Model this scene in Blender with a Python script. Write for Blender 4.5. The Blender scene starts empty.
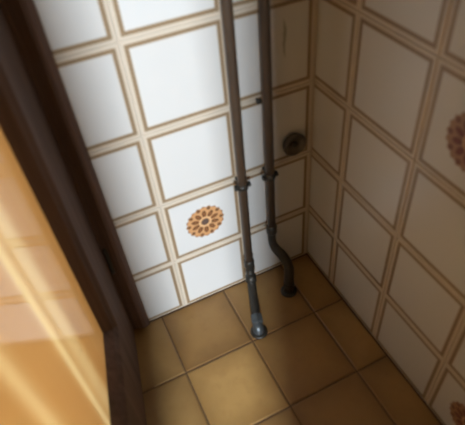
import bpy, bmesh, math, random
from mathutils import Vector, Matrix
random.seed(7)
S = bpy.context.scene
COL = S.collection

# ------------------------------------------------------------------ camera
cd = bpy.data.cameras.new('camera'); cam = bpy.data.objects.new('camera', cd); COL.objects.link(cam)
S.camera = cam
cd.sensor_fit = 'HORIZONTAL'; cd.sensor_width = 36.0
cd.lens = 489.28 * 36 / 465
cd.shift_x = (232.5 - 238.15) / 465; cd.shift_y = (216.2 - 212.5) / 465
FWD = Vector((0.26244499, 0.65896763, -0.70490019)).normalized()
RGT = Vector((0.8979803, -0.43417879, -0.07155528)); RGT = (RGT - FWD * RGT.dot(FWD)).normalized()
UP = RGT.cross(FWD)
CAM = Vector((-0.55133573, -0.84025497, 1.17116086))
cam.matrix_world = Matrix.Translation(CAM) @ Matrix((RGT, UP, -FWD)).transposed().to_4x4()
cd.clip_start = 0.01
cd.dof.use_dof = True; cd.dof.focus_distance = 2.6; cd.dof.aperture_fstop = 3.8

# ------------------------------------------------------------------ world, lights, exposure
S.view_settings.view_transform = 'Standard'; S.view_settings.look = 'None'
S.view_settings.gamma = 1.0; S.view_settings.use_curve_mapping = False
S.view_settings.exposure = 0.0
W = bpy.data.worlds.new('world'); S.world = W; W.use_nodes = True
W.node_tree.nodes['Background'].inputs[0].default_value = (1.0, 0.72, 0.42, 1)
W.node_tree.nodes['Background'].inputs[1].default_value = 0.03

def area(name, loc, target, sx, sy, power, col):
    l = bpy.data.lights.new(name, 'AREA'); l.shape = 'RECTANGLE'; l.size = sx; l.size_y = sy
    l.energy = power; l.color = col
    o = bpy.data.objects.new(name, l); COL.objects.link(o); o.location = loc
    o.rotation_euler = (Vector(target) - Vector(loc)).to_track_quat('-Z', 'Y').to_euler()
    return o
# daylight of the room's window, behind and to the left of the camera
area('window_daylight', (-1.56, -3.75, 1.85), (-0.3, 0, 0.3), 0.42, 0.9, 330, (0.81, 0.91, 1.0))
# added warm lamp beyond the door leaf, lighting the pane from behind
area('pane_backlight', (-1.8, -0.50, 0.62), (-0.66, -0.5, 0.6), 0.6, 0.5, 104, (1.0, 0.875, 0.64))

# ------------------------------------------------------------------ helpers
def obj(name, mesh, mat=None, parent=None):
    if isinstance(mesh, bmesh.types.BMesh):
        bm = mesh; mesh = bpy.data.meshes.new(name); bm.normal_update(); bm.to_mesh(mesh); bm.free()
    o = bpy.data.objects.new(name, mesh); COL.objects.link(o)
    if mat is not None and not mesh.materials: mesh.materials.append(mat)
    if parent is not None: o.parent = parent
    return o
def tag(o, label=None, cat=None, group=None, kind=None):
    if label: o['label'] = label
    if cat: o['category'] = cat
    if group: o['group'] = group
    if kind: o['kind'] = kind
    return o
def empty(name, loc=(0, 0, 0)):
    o = bpy.data.objects.new(name, None); COL.objects.link(o); o.location = loc; o.empty_display_size = .05
    return o
def box(bm, x0, x1, y0, y1, z0, z1):
    v = [bm.verts.new(c) for c in ((x0,y0,z0),(x1,y0,z0),(x1,y1,z0),(x0,y1,z0),(x0,y0,z1),(x1,y0,z1),(x1,y1,z1),(x0,y1,z1))]
    return [bm.faces.new([v[i] for i in f]) for f in ((3,2,1,0),(4,5,6,7),(0,1,5,4),(1,2,6,5),(2,3,7,6),(3,0,4,7))]
def boxm(*a, bevel=0):
    bm = bmesh.new(); box(bm, *a)
    if bevel: bmesh.ops.bevel(bm, geom=bm.edges[:], offset=bevel, segments=2, affect='EDGES', profile=.6)
    return bm
def smooth(o, on=True):
    for f in o.data.polygons: f.use_smooth = on
    return o
def catmull(pts, n=8):
    pts = [Vector(p) for p in pts]; out = []
    P = [pts[0]*2-pts[1]] + pts + [pts[-1]*2-pts[-2]]
    for i in range(1, len(P)-2):
        a, b, c, d = P[i-1:i+3]
        for k in range(n):
            t = k/n
            out.append(.5*((2*b)+(c-a)*t+(2*a-5*b+4*c-d)*t*t+(3*b-a-3*c+d)*t**3))
    out.append(pts[-1]); return out
def tube(bm, pts, rad, seg=18):
    """tube along points; rad a number or a list of numbers"""
    pts = [Vector(p) for p in pts]
    R = rad if isinstance(rad, (list, tuple)) else [rad]*len(pts)
    prev = None; rings = []
    for i, p in enumerate(pts):
        t = (pts[min(i+1, len(pts)-1)] - pts[max(i-1, 0)]).normalized()
        if prev is None:
            a = Vector((1, 0, 0)) if abs(t.x) < .8 else Vector((0, 1, 0))
            u = (a - t*a.dot(t)).normalized()
        else:
            u = (prev - t*prev.dot(t)).normalized()
        prev = u; w = t.cross(u)
        rings.append([bm.verts.new(p + (u*math.cos(2*math.pi*k/seg) + w*math.sin(2*math.pi*k/seg))*R[i]) for k in range(seg)])
    for a, b in zip(rings, rings[1:]):
        for k in range(seg): bm.faces.new((a[k], a[(k+1) % seg], b[(k+1) % seg], b[k]))
    bm.faces.new(rings[0][::-1]); bm.faces.new(rings[-1])
def lathe(bm, prof, org, axis, seg=28):
    """profile [(radius, distance along axis)] from org along axis"""
    axis = Vector(axis).normalized(); org = Vector(org)
    a = Vector((0, 0, 1)) if abs(axis.z) < .8 else Vector((1, 0, 0))
    u = (a - axis*a.dot(axis)).normalized(); w = axis.cross(u); rings = []
    for r, d in prof:
        rings.append([bm.verts.new(org + axis*d + (u*math.cos(2*math.pi*k/seg) + w*math.sin(2*math.pi*k/seg))*max(r, 1e-4)) for k in range(seg)])
    for a_, b_ in zip(rings, rings[1:]):
        for k in range(seg): bm.faces.new((a_[k], a_[(k+1) % seg], b_[(k+1) % seg], b_[k]))
    bm.faces.new(rings[0][::-1]); bm.faces.new(rings[-1])

class NT:
    """short node-building helper"""
    def __init__(s, name):
        s.m = bpy.data.materials.new(name); s.m.use_nodes = True; s.t = s.m.node_tree
        s.b = s.t.nodes['Principled BSDF']
    def n(s, typ, **kw):
        nd = s.t.nodes.new(typ)
        for k, v in kw.items(): setattr(nd, k, v)
        return nd
    def put(s, sock, v):
        if isinstance(v, (int, float)): sock.default_value = v
        elif isinstance(v, tuple): sock.default_value = v if len(v) == 4 or sock.type == 'VECTOR' else (*v, 1)
        else: s.t.links.new(v, sock)
    def M(s, op, a, b=0.0, c=None, clamp=False):
        nd = s.n('ShaderNodeMath', operation=op, use_clamp=clamp)
        s.put(nd.inputs[0], a); s.put(nd.inputs[1], b)
        if c is not None: s.put(nd.inputs[2], c)
        return nd.outputs[0]
    def ss(s, x, a, b):          # smoothstep a -> b
        nd = s.n('ShaderNodeMapRange', interpolation_type='SMOOTHSTEP')
        s.put(nd.inputs[0], x); nd.inputs[1].default_value = a; nd.inputs[2].default_value = b
        return nd.outputs[0]
    def band(s, x, a, b, e):
        return s.M('MULTIPLY', s.ss(x, a-e, a+e), s.M('SUBTRACT', 1.0, s.ss(x, b-e, b+e)))
    def mix(s, f, a, b):
        nd = s.n('ShaderNodeMix', data_type='RGBA'); s.put(nd.inputs[0], f); s.put(nd.inputs[6], a); s.put(nd.inputs[7], b)
        return nd.outputs[2]
    def coord(s, out='Object'):
        return s.n('ShaderNodeTexCoord').outputs[out]
    def xyz(s, v):
        nd = s.n('ShaderNodeSeparateXYZ'); s.put(nd.inputs[0], v); return nd.outputs
    def rnd(s): return s.n('ShaderNodeObjectInfo').outputs['Random']
    def noise(s, vec, scale, detail=3, rough=.55, w=None):
        nd = s.n('ShaderNodeTexNoise', noise_dimensions='4D' if w is not None else '3D')
        s.put(nd.inputs['Vector'], vec); nd.inputs['Scale'].default_value = scale
        nd.inputs['Detail'].default_value = detail; nd.inputs['Roughness'].default_value = rough
        if w is not None: s.put(nd.inputs['W'], w)
        return nd.outputs[0]
    def scale(s, vec, v):
        nd = s.n('ShaderNodeVectorMath', operation='MULTIPLY'); s.put(nd.inputs[0], vec); nd.inputs[1].default_value = v
        return nd.outputs[0]
    def bump(s, h, strength, dist=.001):
        nd = s.n('ShaderNodeBump'); nd.inputs['Strength'].default_value = strength; nd.inputs['Distance'].default_value = dist
        s.put(nd.inputs['Height'], h); s.t.links.new(nd.outputs[0], s.b.inputs['Normal'])
    def done(s, col, rough=.4, metal=0, spec=.5):
        s.put(s.b.inputs['Base Color'], col); s.put(s.b.inputs['Roughness'], rough)
        s.b.inputs['Metallic'].default_value = metal; s.b.inputs['Specular IOR Level'].default_value = spec
        return s.m

TW, TH, GAP = 0.2027, 0.2, 0.0014           # wall tile module
HW, HH = (TW-GAP)/2, (TH-GAP)/2

def wall_tile_mat(name, decor=False, stain=False, red=False):
    t = NT(name); P = t.coord(); x, y, z = t.xyz(P)
    d = t.M('MINIMUM', t.M('SUBTRACT', HW, t.M('ABSOLUTE', x)), t.M('SUBTRACT', HH, t.M('ABSOLUTE', z)))
    n = t.noise(P, 9, 4, .6, t.M('MULTIPLY', t.rnd(), 20))
    white = t.mix(n, (.56, .555, .54), (.52, .51, .49))
    white = t.mix(t.M('MULTIPLY', t.rnd(), .35), white, (.53, .505, .47))
    cream = (.515, .44, .35)
    hatch = t.M('SINE', t.M('MULTIPLY', t.M('ADD', x, z), 2*math.pi/.0085))
    brown = t.mix(t.ss(hatch, -.7, .9), (.175, .115, .060), (.29, .205, .125))
    c = t.mix(t.ss(d, .0150, .0170), cream, white)
    c = t.mix(t.band(d, .0070, .0150, .0010), c, brown)
    if decor:
        r = t.M('SQRT', t.M('ADD', t.M('MULTIPLY', x, x), t.M('MULTIPLY', z, z)))
        th = t.M('ARCTAN2', z, x)
        R = .0505
        rimr = t.M('ADD', R, t.M('MULTIPLY', t.M('COSINE', t.M('MULTIPLY', th, 20.0)), .0018))
        inside = t.ss(t.M('SUBTRACT', rimr, r), -.0004, .0008)
        base = t.mix(t.noise(P, 60, 2), (.44, .22, .09), (.52, .28, .13)) if not red else t.mix(t.noise(P, 60, 2), (.27, .15, .085), (.33, .19, .11))
        dark = (.11, .048, .022) if not red else (.12, .035, .025)
        # ten leaf-shaped petals along the spokes
        a = t.M('ABSOLUTE', t.M('SUBTRACT', t.M('FRACT', t.M('MULTIPLY', t.M('ADD', th, math.pi), 10/(2*math.pi))), .5))
        arc = t.M('MULTIPLY', t.M('MULTIPLY', a, 2*math.pi/10), r)           # metres from petal axis
        q = t.M('DIVIDE', t.M('SUBTRACT', r, .0275), .0105)
        wid = t.M('MULTIPLY', t.M('SQRT', t.M('MAXIMUM', t.M('SUBTRACT', 1.0, t.M('MULTIPLY', q, q)), 0.0)), .0062)
        e = t.M('SUBTRACT', wid, arc)
        petal = t.ss(e, -.0004, .0010)
        core = t.ss(e, .0036, .0050)
        # spots between the petals along the rim
        a2 = t.M('ABSOLUTE', t.M('SUBTRACT', t.M('FRACT', t.M('ADD', t.M('MULTIPLY', t.M('ADD', th, math.pi), 10/(2*math.pi)), .5)), .5))
        arc2 = t.M('MULTIPLY', t.M('MULTIPLY', a2, 2*math.pi/10), r)
        dr = t.M('SUBTRACT', r, .0435)
        spot = t.M('SUBTRACT', 1.0, t.ss(t.M('SQRT', t.M('ADD', t.M('MULTIPLY', arc2, arc2), t.M('MULTIPLY', dr, dr))), .0040, .0060))
        g = t.mix(petal, base, dark)
        g = t.mix(t.M('MULTIPLY', core, .5), g, (.42, .17, .06) if not red else (.26, .06, .04))
        g = t.mix(t.M('MULTIPLY', spot, .9), g, dark)
        g = t.mix(t.band(r, .0482, .056, .0008), g, (.26, .14, .07))
        g = t.mix(t.M('SUBTRACT', 1.0, t.ss(r, .0095, .0120)), g, (.10, .065, .05))
        g = t.mix(t.band(r, .0120, .0165, .0008), g, (.60, .36, .18))
        c = t.mix(inside, c, g)
    if stain:
        nn = t.noise(P, 45, 4)
        sx = t.M('DIVIDE', t.M('ADD', t.M('SUBTRACT', x, .029), t.M('MULTIPLY', t.M('SUBTRACT', nn, .5), .014)), .0042)
        sz = t.M('DIVIDE', t.M('SUBTRACT', z, .018), .044)
        rr = t.M('ADD', t.M('MULTIPLY', sx, sx), t.M('MULTIPLY', sz, sz))
        c = t.mix(t.M('MULTIPLY', t.M('SUBTRACT', 1.0, t.ss(rr, .3, 1.2)), .8), c, (.20, .20, .13))
    t.bump(t.noise(P, 9, 1), .05, .002)
    return t.done(c, t.mix(n, (.27,)*3, (.30,)*3))
M_TILE = wall_tile_mat('glazed_wall_tile')
M_DECOR = wall_tile_mat('rosette_wall_tile', decor=True)
M_REDDECOR = wall_tile_mat('dark_red_rosette_wall_tile', decor=True, red=True)
M_STAIN = wall_tile_mat('stained_wall_tile', stain=True)

def grout_mat():
    t = NT('wall_grout'); n = t.noise(t.coord(), 120, 3)
    return t.done(t.mix(n, (.48, .42, .34), (.54, .47, .385)), .9)
M_GROUT = grout_mat()

def floor_mat():
    t = NT('amber_floor_tile'); P = t.coord(); x, y, z = t.xyz(P); w = t.M('MULTIPLY', t.rnd(), 37)
    n1 = t.noise(P, 11, 4, .6, w); n2 = t.noise(P, 38, 5, .65, w)
    d = t.M('MINIMUM', t.M('SUBTRACT', .0965, t.M('ABSOLUTE', x)), t.M('SUBTRACT', .1, t.M('ABSOLUTE', y)))
    dd = t.M('ADD', d, t.M('MULTIPLY', t.M('SUBTRACT', n1, .5), .07))
    c = t.mix(t.ss(dd, -.03, .07), (.195, .105, .031), (.335, .20, .068))
    c = t.mix(t.M('MULTIPLY', t.ss(n2, .45, .75), .45), c, (.24, .125, .040))
    c = t.mix(t.M('MULTIPLY', t.rnd(), .3), c, (.24, .13, .043))
    mul = t.n('ShaderNodeMix', data_type='RGBA', blend_type='MULTIPLY'); mul.inputs[0].default_value = 1.0
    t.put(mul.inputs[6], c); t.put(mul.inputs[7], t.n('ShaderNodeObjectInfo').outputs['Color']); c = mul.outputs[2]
    t.bump(n2, .15, .001)
    return t.done(c, t.mix(n2, (.34,)*3, (.5,)*3))
M_FLOOR = floor_mat()
def plain(name, col, rough=.6, var=.15, sc=20, metal=0, spec=.5):
    t = NT(name); n = t.noise(t.coord(), sc, 4)
    return t.done(t.mix(n, tuple(c*(1-var) for c in col), tuple(min(1, c*(1+var)) for c in col)), rough, metal, spec)
M_FGROUT = plain('floor_grout', (.10, .055, .025), .95, .2, 90)
M_PAINT = plain('brown_wall_paint', (.26, .20, .14), .8, .05, 6)

def wood_mat(name, c0, c1, rough, spec=.5):
    t = NT(name); P = t.coord()
    n = t.noise(t.scale(P, (60, 60, 2.2)), 1, 5, .6); n2 = t.noise(t.scale(P, (14, 14, .8)), 1, 3)
    f = t.M('ADD', t.M('MULTIPLY', n, .6), t.M('MULTIPLY', n2, .4))
    t.bump(n, .15, .001)
    return t.done(t.mix(t.ss(f, .3, .7), c0, c1), rough, 0, spec)
M_WOOD = wood_mat('dark_stained_wood', (.088, .054, .041), (.175, .108, .084), .65, .15)
M_PIPE = plain('brown_painted_pipe', (.058, .036, .022), .42, .35, 30)
M_IRON = plain('tarnished_dark_metal', (.036, .032, .026), .45, .4, 60, .4)
M_VALVE = plain('aged_valve_metal', (.10, .082, .062), .34, .35, 80, .45)
M_NUT = plain('grey_metal_nut', (.11, .125, .135), .42, .4, 70, .6)

# ------------------------------------------------------------------ tile meshes (front face towards -Y local, origin at full-tile centre)
_tiles = {}
def tile_mesh(x0, x1, z0, z1, mat, name):
    key = (round(x0, 4), round(x1, 4), round(z0, 4), round(z1, 4), mat.name)
    if key in _tiles: return _tiles[key]
    bm = bmesh.new(); b = .0016; T = .005
    L = [((x0, x1, z0, z1), T), ((x0, x1, z0, z1), .0012), ((x0+b, x1-b, z0+b, z1-b), 0.0)]
    R = []
    for (a0, a1, c0, c1), yy in L:
        R.append([bm.verts.new((a0, yy, c0)), bm.verts.new((a1, yy, c0)), bm.verts.new((a1, yy, c1)), bm.verts.new((a0, yy, c1))])
    for A, B in zip(R, R[1:]):
        for k in range(4): bm.faces.new((A[k], A[(k+1) % 4], B[(k+1) % 4], B[k]))
    bm.faces.new(R[-1]); bm.faces.new(R[0][::-1])
    me = bpy.data.meshes.new(name); bm.normal_update(); bm.to_mesh(me); bm.free(); me.materials.append(mat)
    _tiles[key] = me; return me

# ------------------------------------------------------------------ the room shell
wall_back = tag(obj('wall_back', boxm(-2.2, 0.12, 0.003, 0.12, -.02, 2.4), M_GROUT), 'far wall clad in white tiles with brown rope borders', kind='structure')
wall_right = tag(obj('wall_right', boxm(0.003, 0.12, -1.2, 0.003, -.02, 2.4), M_GROUT), 'shaded right wall clad in white tiles with brown borders', kind='structure')
floor = tag(obj('floor', boxm(-2.2, 0.003, -2.2, 0.003, -.08, -.0022), M_FGROUT), 'amber brown ceramic tile floor', kind='structure')
tag(obj('wall_occluder', boxm(-0.585, 0.003, -1.2, -1.08, -.0022, 2.4), M_PAINT), 'unseen brown wall stub added behind the camera to shade the right side', kind='structure')  # added occluder out of view; its edge casts the right-hand shade
tag(obj('ceiling', boxm(-0.60, 0.12, -1.2, 0.12, 2.4, 2.48), M_PAINT), 'painted ceiling over the nook', kind='structure')

Z1 = 0.198
def rows(n):
    out = [(Z1 - .1, -.099 + .0015, HH)]      # bottom row meets the floor
    for k in range(1, n): out.append((Z1 - .1 + TH*k, -HH, HH))
    return out
NR = 10
# back wall: columns counted from the corner
for ci in range(4):
    cx = -.2054 + TW/2 - .0012 - ci*TW if ci == 0 else -.2054 - (ci - .5)*TW
    for ri, (cz, z0, z1) in enumerate(rows(NR)):
        mat = M_DECOR if (ci, ri) in ((1, 1), (0, 6), (2, 5)) else M_STAIN if (ci, ri) == (0, 3) else M_TILE
        o = obj('wall_tile', tile_mesh(-HW, HW, z0, z1, mat, 'wall_tile'), None, wall_back)
        o.location = (cx, random.uniform(-.0002, .0003), cz)
# right wall: first column is cut at the corner
for ci in range(6):
    cy = -.1337 + TW/2 - ci*TW
    for ri, (cz, z0, z1) in enumerate(rows(NR)):
        mat = M_REDDECOR if (ci, ri) in ((2, 3), (3, 0), (4, 5)) else M_TILE
        lo = (-HW if ci else -(cy + 0) * -1 + .0015)
        if ci == 0: lo = cy + .0015          # local x = -(y - cy); the corner y=0 lies at local x = cy
        o = obj('wall_tile', tile_mesh(lo, HW, z0, z1, mat, 'wall_tile'), None, wall_right)
        o.location = (random.uniform(-.0002, .0003), cy, cz); o.rotation_euler = (0, 0, -math.pi/2)

# floor tiles
FX, FY = .1938, .2013
fj = [0.0] + [-.0947 - FX*k for k in range(11)]
fk = [0.0] + [-.194 - FY*k for k in range(10)]
_fm = {}
def floor_mesh(x0, x1, y0, y1):
    key = (round(x0, 4), round(x1, 4), round(y0, 4), round(y1, 4))
    if key not in _fm:
        bm = bmesh.new(); b = .003; R = []
        for i, zz in ((0, -.005), (0, -.0015), (b, 0.0)):
            R.append([bm.verts.new(c) for c in ((x0+i, y0+i, zz), (x1-i, y0+i, zz), (x1-i, y1-i, zz), (x0+i, y1-i, zz))])
        for A, B in zip(R, R[1:]):
            for k in range(4): bm.faces.new((A[k], A[(k+1) % 4], B[(k+1) % 4], B[k]))
        bm.faces.new(R[-1]); bm.faces.new(R[0][::-1])
        me = bpy.data.meshes.new('floor_tile'); bm.normal_update(); bm.to_mesh(me); bm.free(); me.materials.append(M_FLOOR)
        _fm[key] = me
    return _fm[key]
g = .0019
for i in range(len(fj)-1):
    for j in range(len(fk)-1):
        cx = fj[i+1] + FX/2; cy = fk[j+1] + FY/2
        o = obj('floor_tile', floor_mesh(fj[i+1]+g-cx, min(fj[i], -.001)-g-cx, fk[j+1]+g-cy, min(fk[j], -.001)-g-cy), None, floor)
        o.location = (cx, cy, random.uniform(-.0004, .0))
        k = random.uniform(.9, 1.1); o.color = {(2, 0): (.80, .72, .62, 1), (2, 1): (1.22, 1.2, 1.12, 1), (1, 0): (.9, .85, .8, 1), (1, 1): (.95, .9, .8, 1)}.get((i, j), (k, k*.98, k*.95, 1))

# ------------------------------------------------------------------ door: casing on the far wall, leaf ajar
casing = tag(empty('trim_1', (-.56, 0, 0)), 'dark stained door casing upright at the left end of the far wall', kind='structure')
def prism(bm, prof, z0, z1):
    """closed outline in plan (x, y), extruded in z"""
    a = [bm.verts.new((px, py, z0)) for px, py in prof]; b = [bm.verts.new((px, py, z1)) for px, py in prof]
    n = len(prof)
    for k in range(n): bm.faces.new((a[k], a[(k+1) % n], b[(k+1) % n], b[k]))
    bm.faces.new(a[::-1]); bm.faces.new(b)
    bmesh.ops.recalc_face_normals(bm, faces=bm.faces[:])
bm = bmesh.new(); prism(bm, [(.040, 0), (.040, -.007), (.037, -.010), (.012, -.010), (.009, -.007), (.004, -.006), (.003, -.003), (-.045, -.003), (-.045, 0)], .0, 2.08)
obj('casing_board', bm, M_WOOD, casing)
bm = bmesh.new(); prism(bm, [(.034, -.0095), (.031, -.013), (.018, -.013), (.014, -.0095)], .0, 2.08)
obj('casing_moulding', bm, M_WOOD, casing)

TH_D = math.radians(10.5)
# leaf frame: local x runs along the leaf from the hinge, local y is the thickness (room face at y=0, positive away from the room)
door = tag(empty('door_1', (-.5648, -.004, 0)), 'dark stained door leaf ajar with a glossy amber pane', kind='structure')
door.rotation_euler = (0, 0, -math.pi/2 - TH_D)          # local +x -> (-sin, -cos)
# local +y after rotation points to (cos.., ) : checked below
LW, LT, LH = .915, .042, 2.03
SW, RH, DEP, CH = .150, .237, .026, .036                 # stile width, rail height, pane recess, chamfer run
MID = 1.02                                                # centre of the added mid rail, unseen, limiting light spill from the pane
SGN = -1                                                  # recess direction in local y
def L(x, y, z): return (x, SGN*y, z)
def leaf_member(name, kind, bm=None):
    bm = bm or bmesh.new()
    if kind in ('hinge', 'lock'):
        f = (lambda s: s) if kind == 'hinge' else (lambda s: LW - s)
        z0, z1 = .008, LH
        prof = [(0, .002), (.002, 0), (SW, 0), (SW+CH*.35, .007), (SW+CH*.45, .007), (SW+CH, DEP), (SW+CH, LT), (0, LT)]
        a = [bm.verts.new(L(f(s), y, z0)) for s, y in prof]; b = [bm.verts.new(L(f(s), y, z1)) for s, y in prof]
        n = len(prof)
        for k in range(n): bm.faces.new((a[k], a[(k+1) % n], b[(k+1) % n], b[k]))
        bm.faces.new(a[::-1]); bm.faces.new(b)
    else:
        h = {'bottom': RH, 'top': .14, 'mid_up': .07, 'mid_down': .07}[kind]
        f = {'bottom': lambda s: .008 + s, 'top': lambda s: LH - s, 'mid_up': lambda s: MID + s, 'mid_down': lambda s: MID - s}[kind]
        prof = [(0, .002), (.002, 0), (h, 0), (h+CH*.35, .007), (h+CH*.45, .007), (h+CH, DEP), (h+CH, LT), (0, LT)]
        # mitre the moulded edge against the stiles
        def xs(s): return SW + max(0, s - h) * 1.0
        a = [bm.verts.new(L(xs(s), y, f(s))) for s, y in prof]; b = [bm.verts.new(L(LW - xs(s), y, f(s))) for s, y in prof]
        n = len(prof)
        for k in range(n): bm.faces.new((a[k], a[(k+1) % n], b[(k+1) % n], b[k]))
        bm.faces.new(a[::-1]); bm.faces.new(b)
    bmesh.ops.recalc_face_normals(bm, faces=bm.faces[:])
    return obj(name, bm, M_WOOD, door)
leaf_member('stile', 'hinge'); leaf_member('stile', 'lock'); leaf_member('bottom_rail', 'bottom'); leaf_member('top_rail', 'top')
leaf_member('added_mid_rail', 'mid_up'); leaf_member('added_mid_rail', 'mid_down')

def pane_mat():
    t = NT('amber_streaked_pane'); P = t.coord()
    x, y, z = t.xyz(P)
    st = t.noise(t.scale(P, (26, 26, .12)), 1, 2, .5)
    def pale_streak(c, w):                       # soft vertical streak of paler colour in the pane
        q = t.M('DIVIDE', t.M('SUBTRACT', x, c), w)
        return t.M('POWER', 2.718, t.M('MULTIPLY', t.M('MULTIPLY', q, q), -1.0))
    k = t.M('ADD', pale_streak(.392, .011), t.M('ADD', t.M('MULTIPLY', pale_streak(.52, .018), .6), t.M('ADD', t.M('MULTIPLY', pale_streak(.348, .028), .75), pale_streak(.66, .03))))
    k = t.M('ADD', k, t.M('MULTIPLY', t.M('SUBTRACT', st, .5), .5), None, True)
    col = t.mix(k, (.76, .57, .35), (1.0, .93, .74))
    tr = t.n('ShaderNodeBsdfTranslucent'); t.put(tr.inputs[0], col)
    df = t.n('ShaderNodeBsdfDiffuse'); t.put(df.inputs[0], col)
    gl = t.n('ShaderNodeBsdfGlossy'); gl.inputs['Roughness'].default_value = .06
    m1 = t.n('ShaderNodeMixShader'); m1.inputs[0].default_value = .2
    t.t.links.new(tr.outputs[0], m1.inputs[1]); t.t.links.new(df.outputs[0], m1.inputs[2])
    fr = t.n('ShaderNodeFresnel'); fr.inputs['IOR'].default_value = 2.3
    m2 = t.n('ShaderNodeMixShader'); t.t.links.new(fr.outputs[0], m2.inputs[0])
    t.t.links.new(m1.outputs[0], m2.inputs[1]); t.t.links.new(gl.outputs[0], m2.inputs[2])
    t.t.links.new(m2.outputs[0], t.t.nodes['Material Output'].inputs[0])
    t.t.nodes.remove(t.b)
    return t.m
M_PANE = pane_mat()
e = SW+CH-.006
ys = sorted((SGN*(DEP+.0005), SGN*(DEP+.0055)))
for za, zb in ((RH+CH-.006+.008, MID-.07-CH+.006), (MID+.07+CH-.006, LH-.14-CH+.006)):
    bm = bmesh.new(); box(bm, e, LW-e, ys[0], ys[1], za, zb)
    tag(obj('pane', bm, M_PANE, door), 'glossy honey amber pane with soft vertical streaks')
# hinges
for hz in (.25, 1.75):
    bm = bmesh.new(); lathe(bm, [(.006, 0), (.008, .004), (.008, .086), (.006, .09)], L(-.004, -.004, hz), (0, 0, 1), 16)
    smooth(obj('hinge', bm, M_IRON, door))

# ------------------------------------------------------------------ pipes on the far wall
PR = .0112
def pipe(label, x, path, clamp_z, radii):
    base = path[-1]
    r = empty('water_pipe', (base[0], base[1], 0)); off = Vector((base[0], base[1], 0))
    tag(r, label, 'pipe', 'pipes on the far wall')
    up = [Vector((x, -.035, 1.998 - k*.2)) for k in range(8)]
    bm = bmesh.new()
    tube(bm, [p - off for p in up + [Vector((x, -.035, path[0][2]))]], PR)
    smooth(obj('riser', bm, M_PIPE, r))
    pts = catmull(path, 8); n = len(pts)
    rr = [radii[0] + (radii[1]-radii[0])*min(1, max(0, (k/(n-1)-.15)/.3)) for k in range(n)]
    bm = bmesh.new(); tube(bm, [p - off for p in pts], rr)
    smooth(obj('swan_neck', bm, M_IRON, r))
    # coupling between riser and bend
    z = path[0][2]
    bm = bmesh.new(); lathe(bm, [(PR, -.002), (PR+.003, .002), (PR+.0035, .008), (PR+.0035, .020), (PR+.003, .026), (PR, .030)], Vector((x, -.035, z-.014)) - off, (0, 0, 1), 20)
    smooth(obj('coupling', bm, M_IRON, r))
    # two-screw clamp holding the riser to the wall
    c = empty('clamp', Vector((x, -.035, clamp_z)) - off); c.parent = r
    bm = bmesh.new(); lathe(bm, [(PR, -.0075), (PR+.0028, -.0065), (PR+.0032, 0), (PR+.0028, .0065), (PR, .0075)], (0, 0, 0), (0, 0, 1), 22)
    smooth(obj('clamp_ring', bm, M_IRON, c))
    for s in (-1, 1):
        bm = bmesh.new(); box(bm, *sorted((s*(PR+.001), s*(PR+.0095))), -.005, .005, -.0065, .0065)
        bmesh.ops.bevel(bm, geom=bm.edges[:], offset=.0015, segments=2, affect='EDGES')
        obj('clamp_ear', bm, M_IRON, c)
        bm = bmesh.new(); lathe(bm, [(.0036, 0), (.0036, .002), (.002, .0032)], (s*(PR+.006), -.005, 0), (0, -1, 0), 12)
        obj('screw', bm, M_IRON, c)
    bm = bmesh.new(); tube(bm, [(0, PR, 0), (0, .0352, 0)], .004, 12)
    obj('clamp_stem', bm, M_IRON, c)
    return r, off
p1, off1 = pipe('brown vertical pipe beside the rosette tile ending in a grey nut', -.212,
    [(-.212, -.035, .115), (-.213, -.038, .085), (-.221, -.062, .052), (-.235, -.10, .034), (-.249, -.140, .024), (-.257, -.165, .016)], .402, (PR, .0125))
# grey union nut and elbow where it enters the floor
bm = bmesh.new(); ax = Vector((-.014, -.045, -.014)).normalized()
lathe(bm, [(.011, -.022), (.0165, -.019), (.0175, -.010), (.0175, .002), (.015, .007), (.0125, .010)], Vector((-.2545, -.157, .019)) - off1, ax, 6)
obj('union_nut', bm, M_NUT, p1)
bm = bmesh.new(); q = catmull([(-.256, -.160, .017), (-.2595, -.171, .014), (-.261, -.176, .006), (-.261, -.177, -.002)], 6)
tube(bm, [v - off1 for v in q], .0145); smooth(obj('elbow', bm, M_NUT, p1))
bm = bmesh.new(); lathe(bm, [(.024, 0), (.0235, .002), (.017, .0045), (.013, .005)], Vector((-.260, -.176, 0)) - off1, (0, 0, 1), 28)
smooth(obj('floor_flange', bm, M_IRON, p1))
bm = bmesh.new(); lathe(bm, [(.012, -.012), (.0155, -.010), (.0158, .010), (.012, .012)], Vector((-.2165, -.049, .066)) - off1, Vector((-.3, -.75, -.8)), 20)
smooth(obj('collar', bm, M_IRON, p1))

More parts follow.
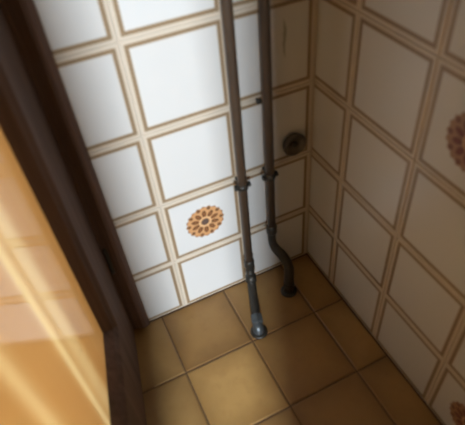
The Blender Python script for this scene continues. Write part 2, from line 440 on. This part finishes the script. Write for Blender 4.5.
p2, off2 = pipe('brown vertical pipe nearer the corner with a swan neck bend', -.138,
    [(-.138, -.035, .215), (-.138, -.036, .168), (-.132, -.042, .142), (-.120, -.057, .120), (-.114, -.070, .104), (-.112, -.083, .080), (-.117, -.091, .045), (-.121, -.097, .001)], .402, (PR, .0142))
bm = bmesh.new(); lathe(bm, [(.024, 0), (.0235, .002), (.018, .0045), (.0145, .005)], Vector((-.121, -.097, 0)) - off2, (0, 0, 1), 28)
smooth(obj('floor_flange', bm, M_IRON, p2))
bm = bmesh.new(); lathe(bm, [(.0145, -.009), (.0178, -.007), (.0178, .007), (.0145, .009)], Vector((-.1190, -.0942, .026)) - off2, (0, 0, 1), 6)
obj('union_nut', bm, M_IRON, p2)

# ------------------------------------------------------------------ round valve cap on the far wall by the corner
K = Vector((-.056, 0, .448))
v = tag(empty('valve_cap', K), 'round dark metal valve cap on the far wall beside the corner', 'valve')
bm = bmesh.new(); lathe(bm, [(.026, 0), (.027, .002), (.027, .006), (.024, .008)], (0, 0, 0), (0, -1, 0), 36)
smooth(obj('escutcheon', bm, M_IRON, v))
bm = bmesh.new(); lathe(bm, [(.024, .006), (.029, .008), (.031, .011), (.031, .014), (.029, .0175), (.0265, .0185), (.0235, .0170), (.0215, .0120), (.014, .0105), (.0001, .0102)], (0, 0, 0), (0, -1, 0), 36)
cap = smooth(obj('cap', bm, M_VALVE, v))
bm = bmesh.new(); lathe(bm, [(.0075, .009), (.0075, .0145), (.005, .016)], (0, 0, 0), (0, -1, 0), 8)
obj('spindle', bm, M_IRON, cap)

# small dark screw hook left in the joint beside the second pipe
h = tag(empty('wall_screw', (-.146, 0, .598)), 'small dark screw stub in the tile joint between the two pipes', 'screw')
bm = bmesh.new(); tube(bm, [(0, .002, 0), (0, -.010, 0)], .003, 12); obj('shank', bm, M_IRON, h)
bm = bmesh.new(); lathe(bm, [(.005, 0), (.0074, .001), (.007, .003), (.004, .0045)], (0, -.009, 0), (0, -1, 0), 16); obj('screw_head', bm, M_IRON, h)
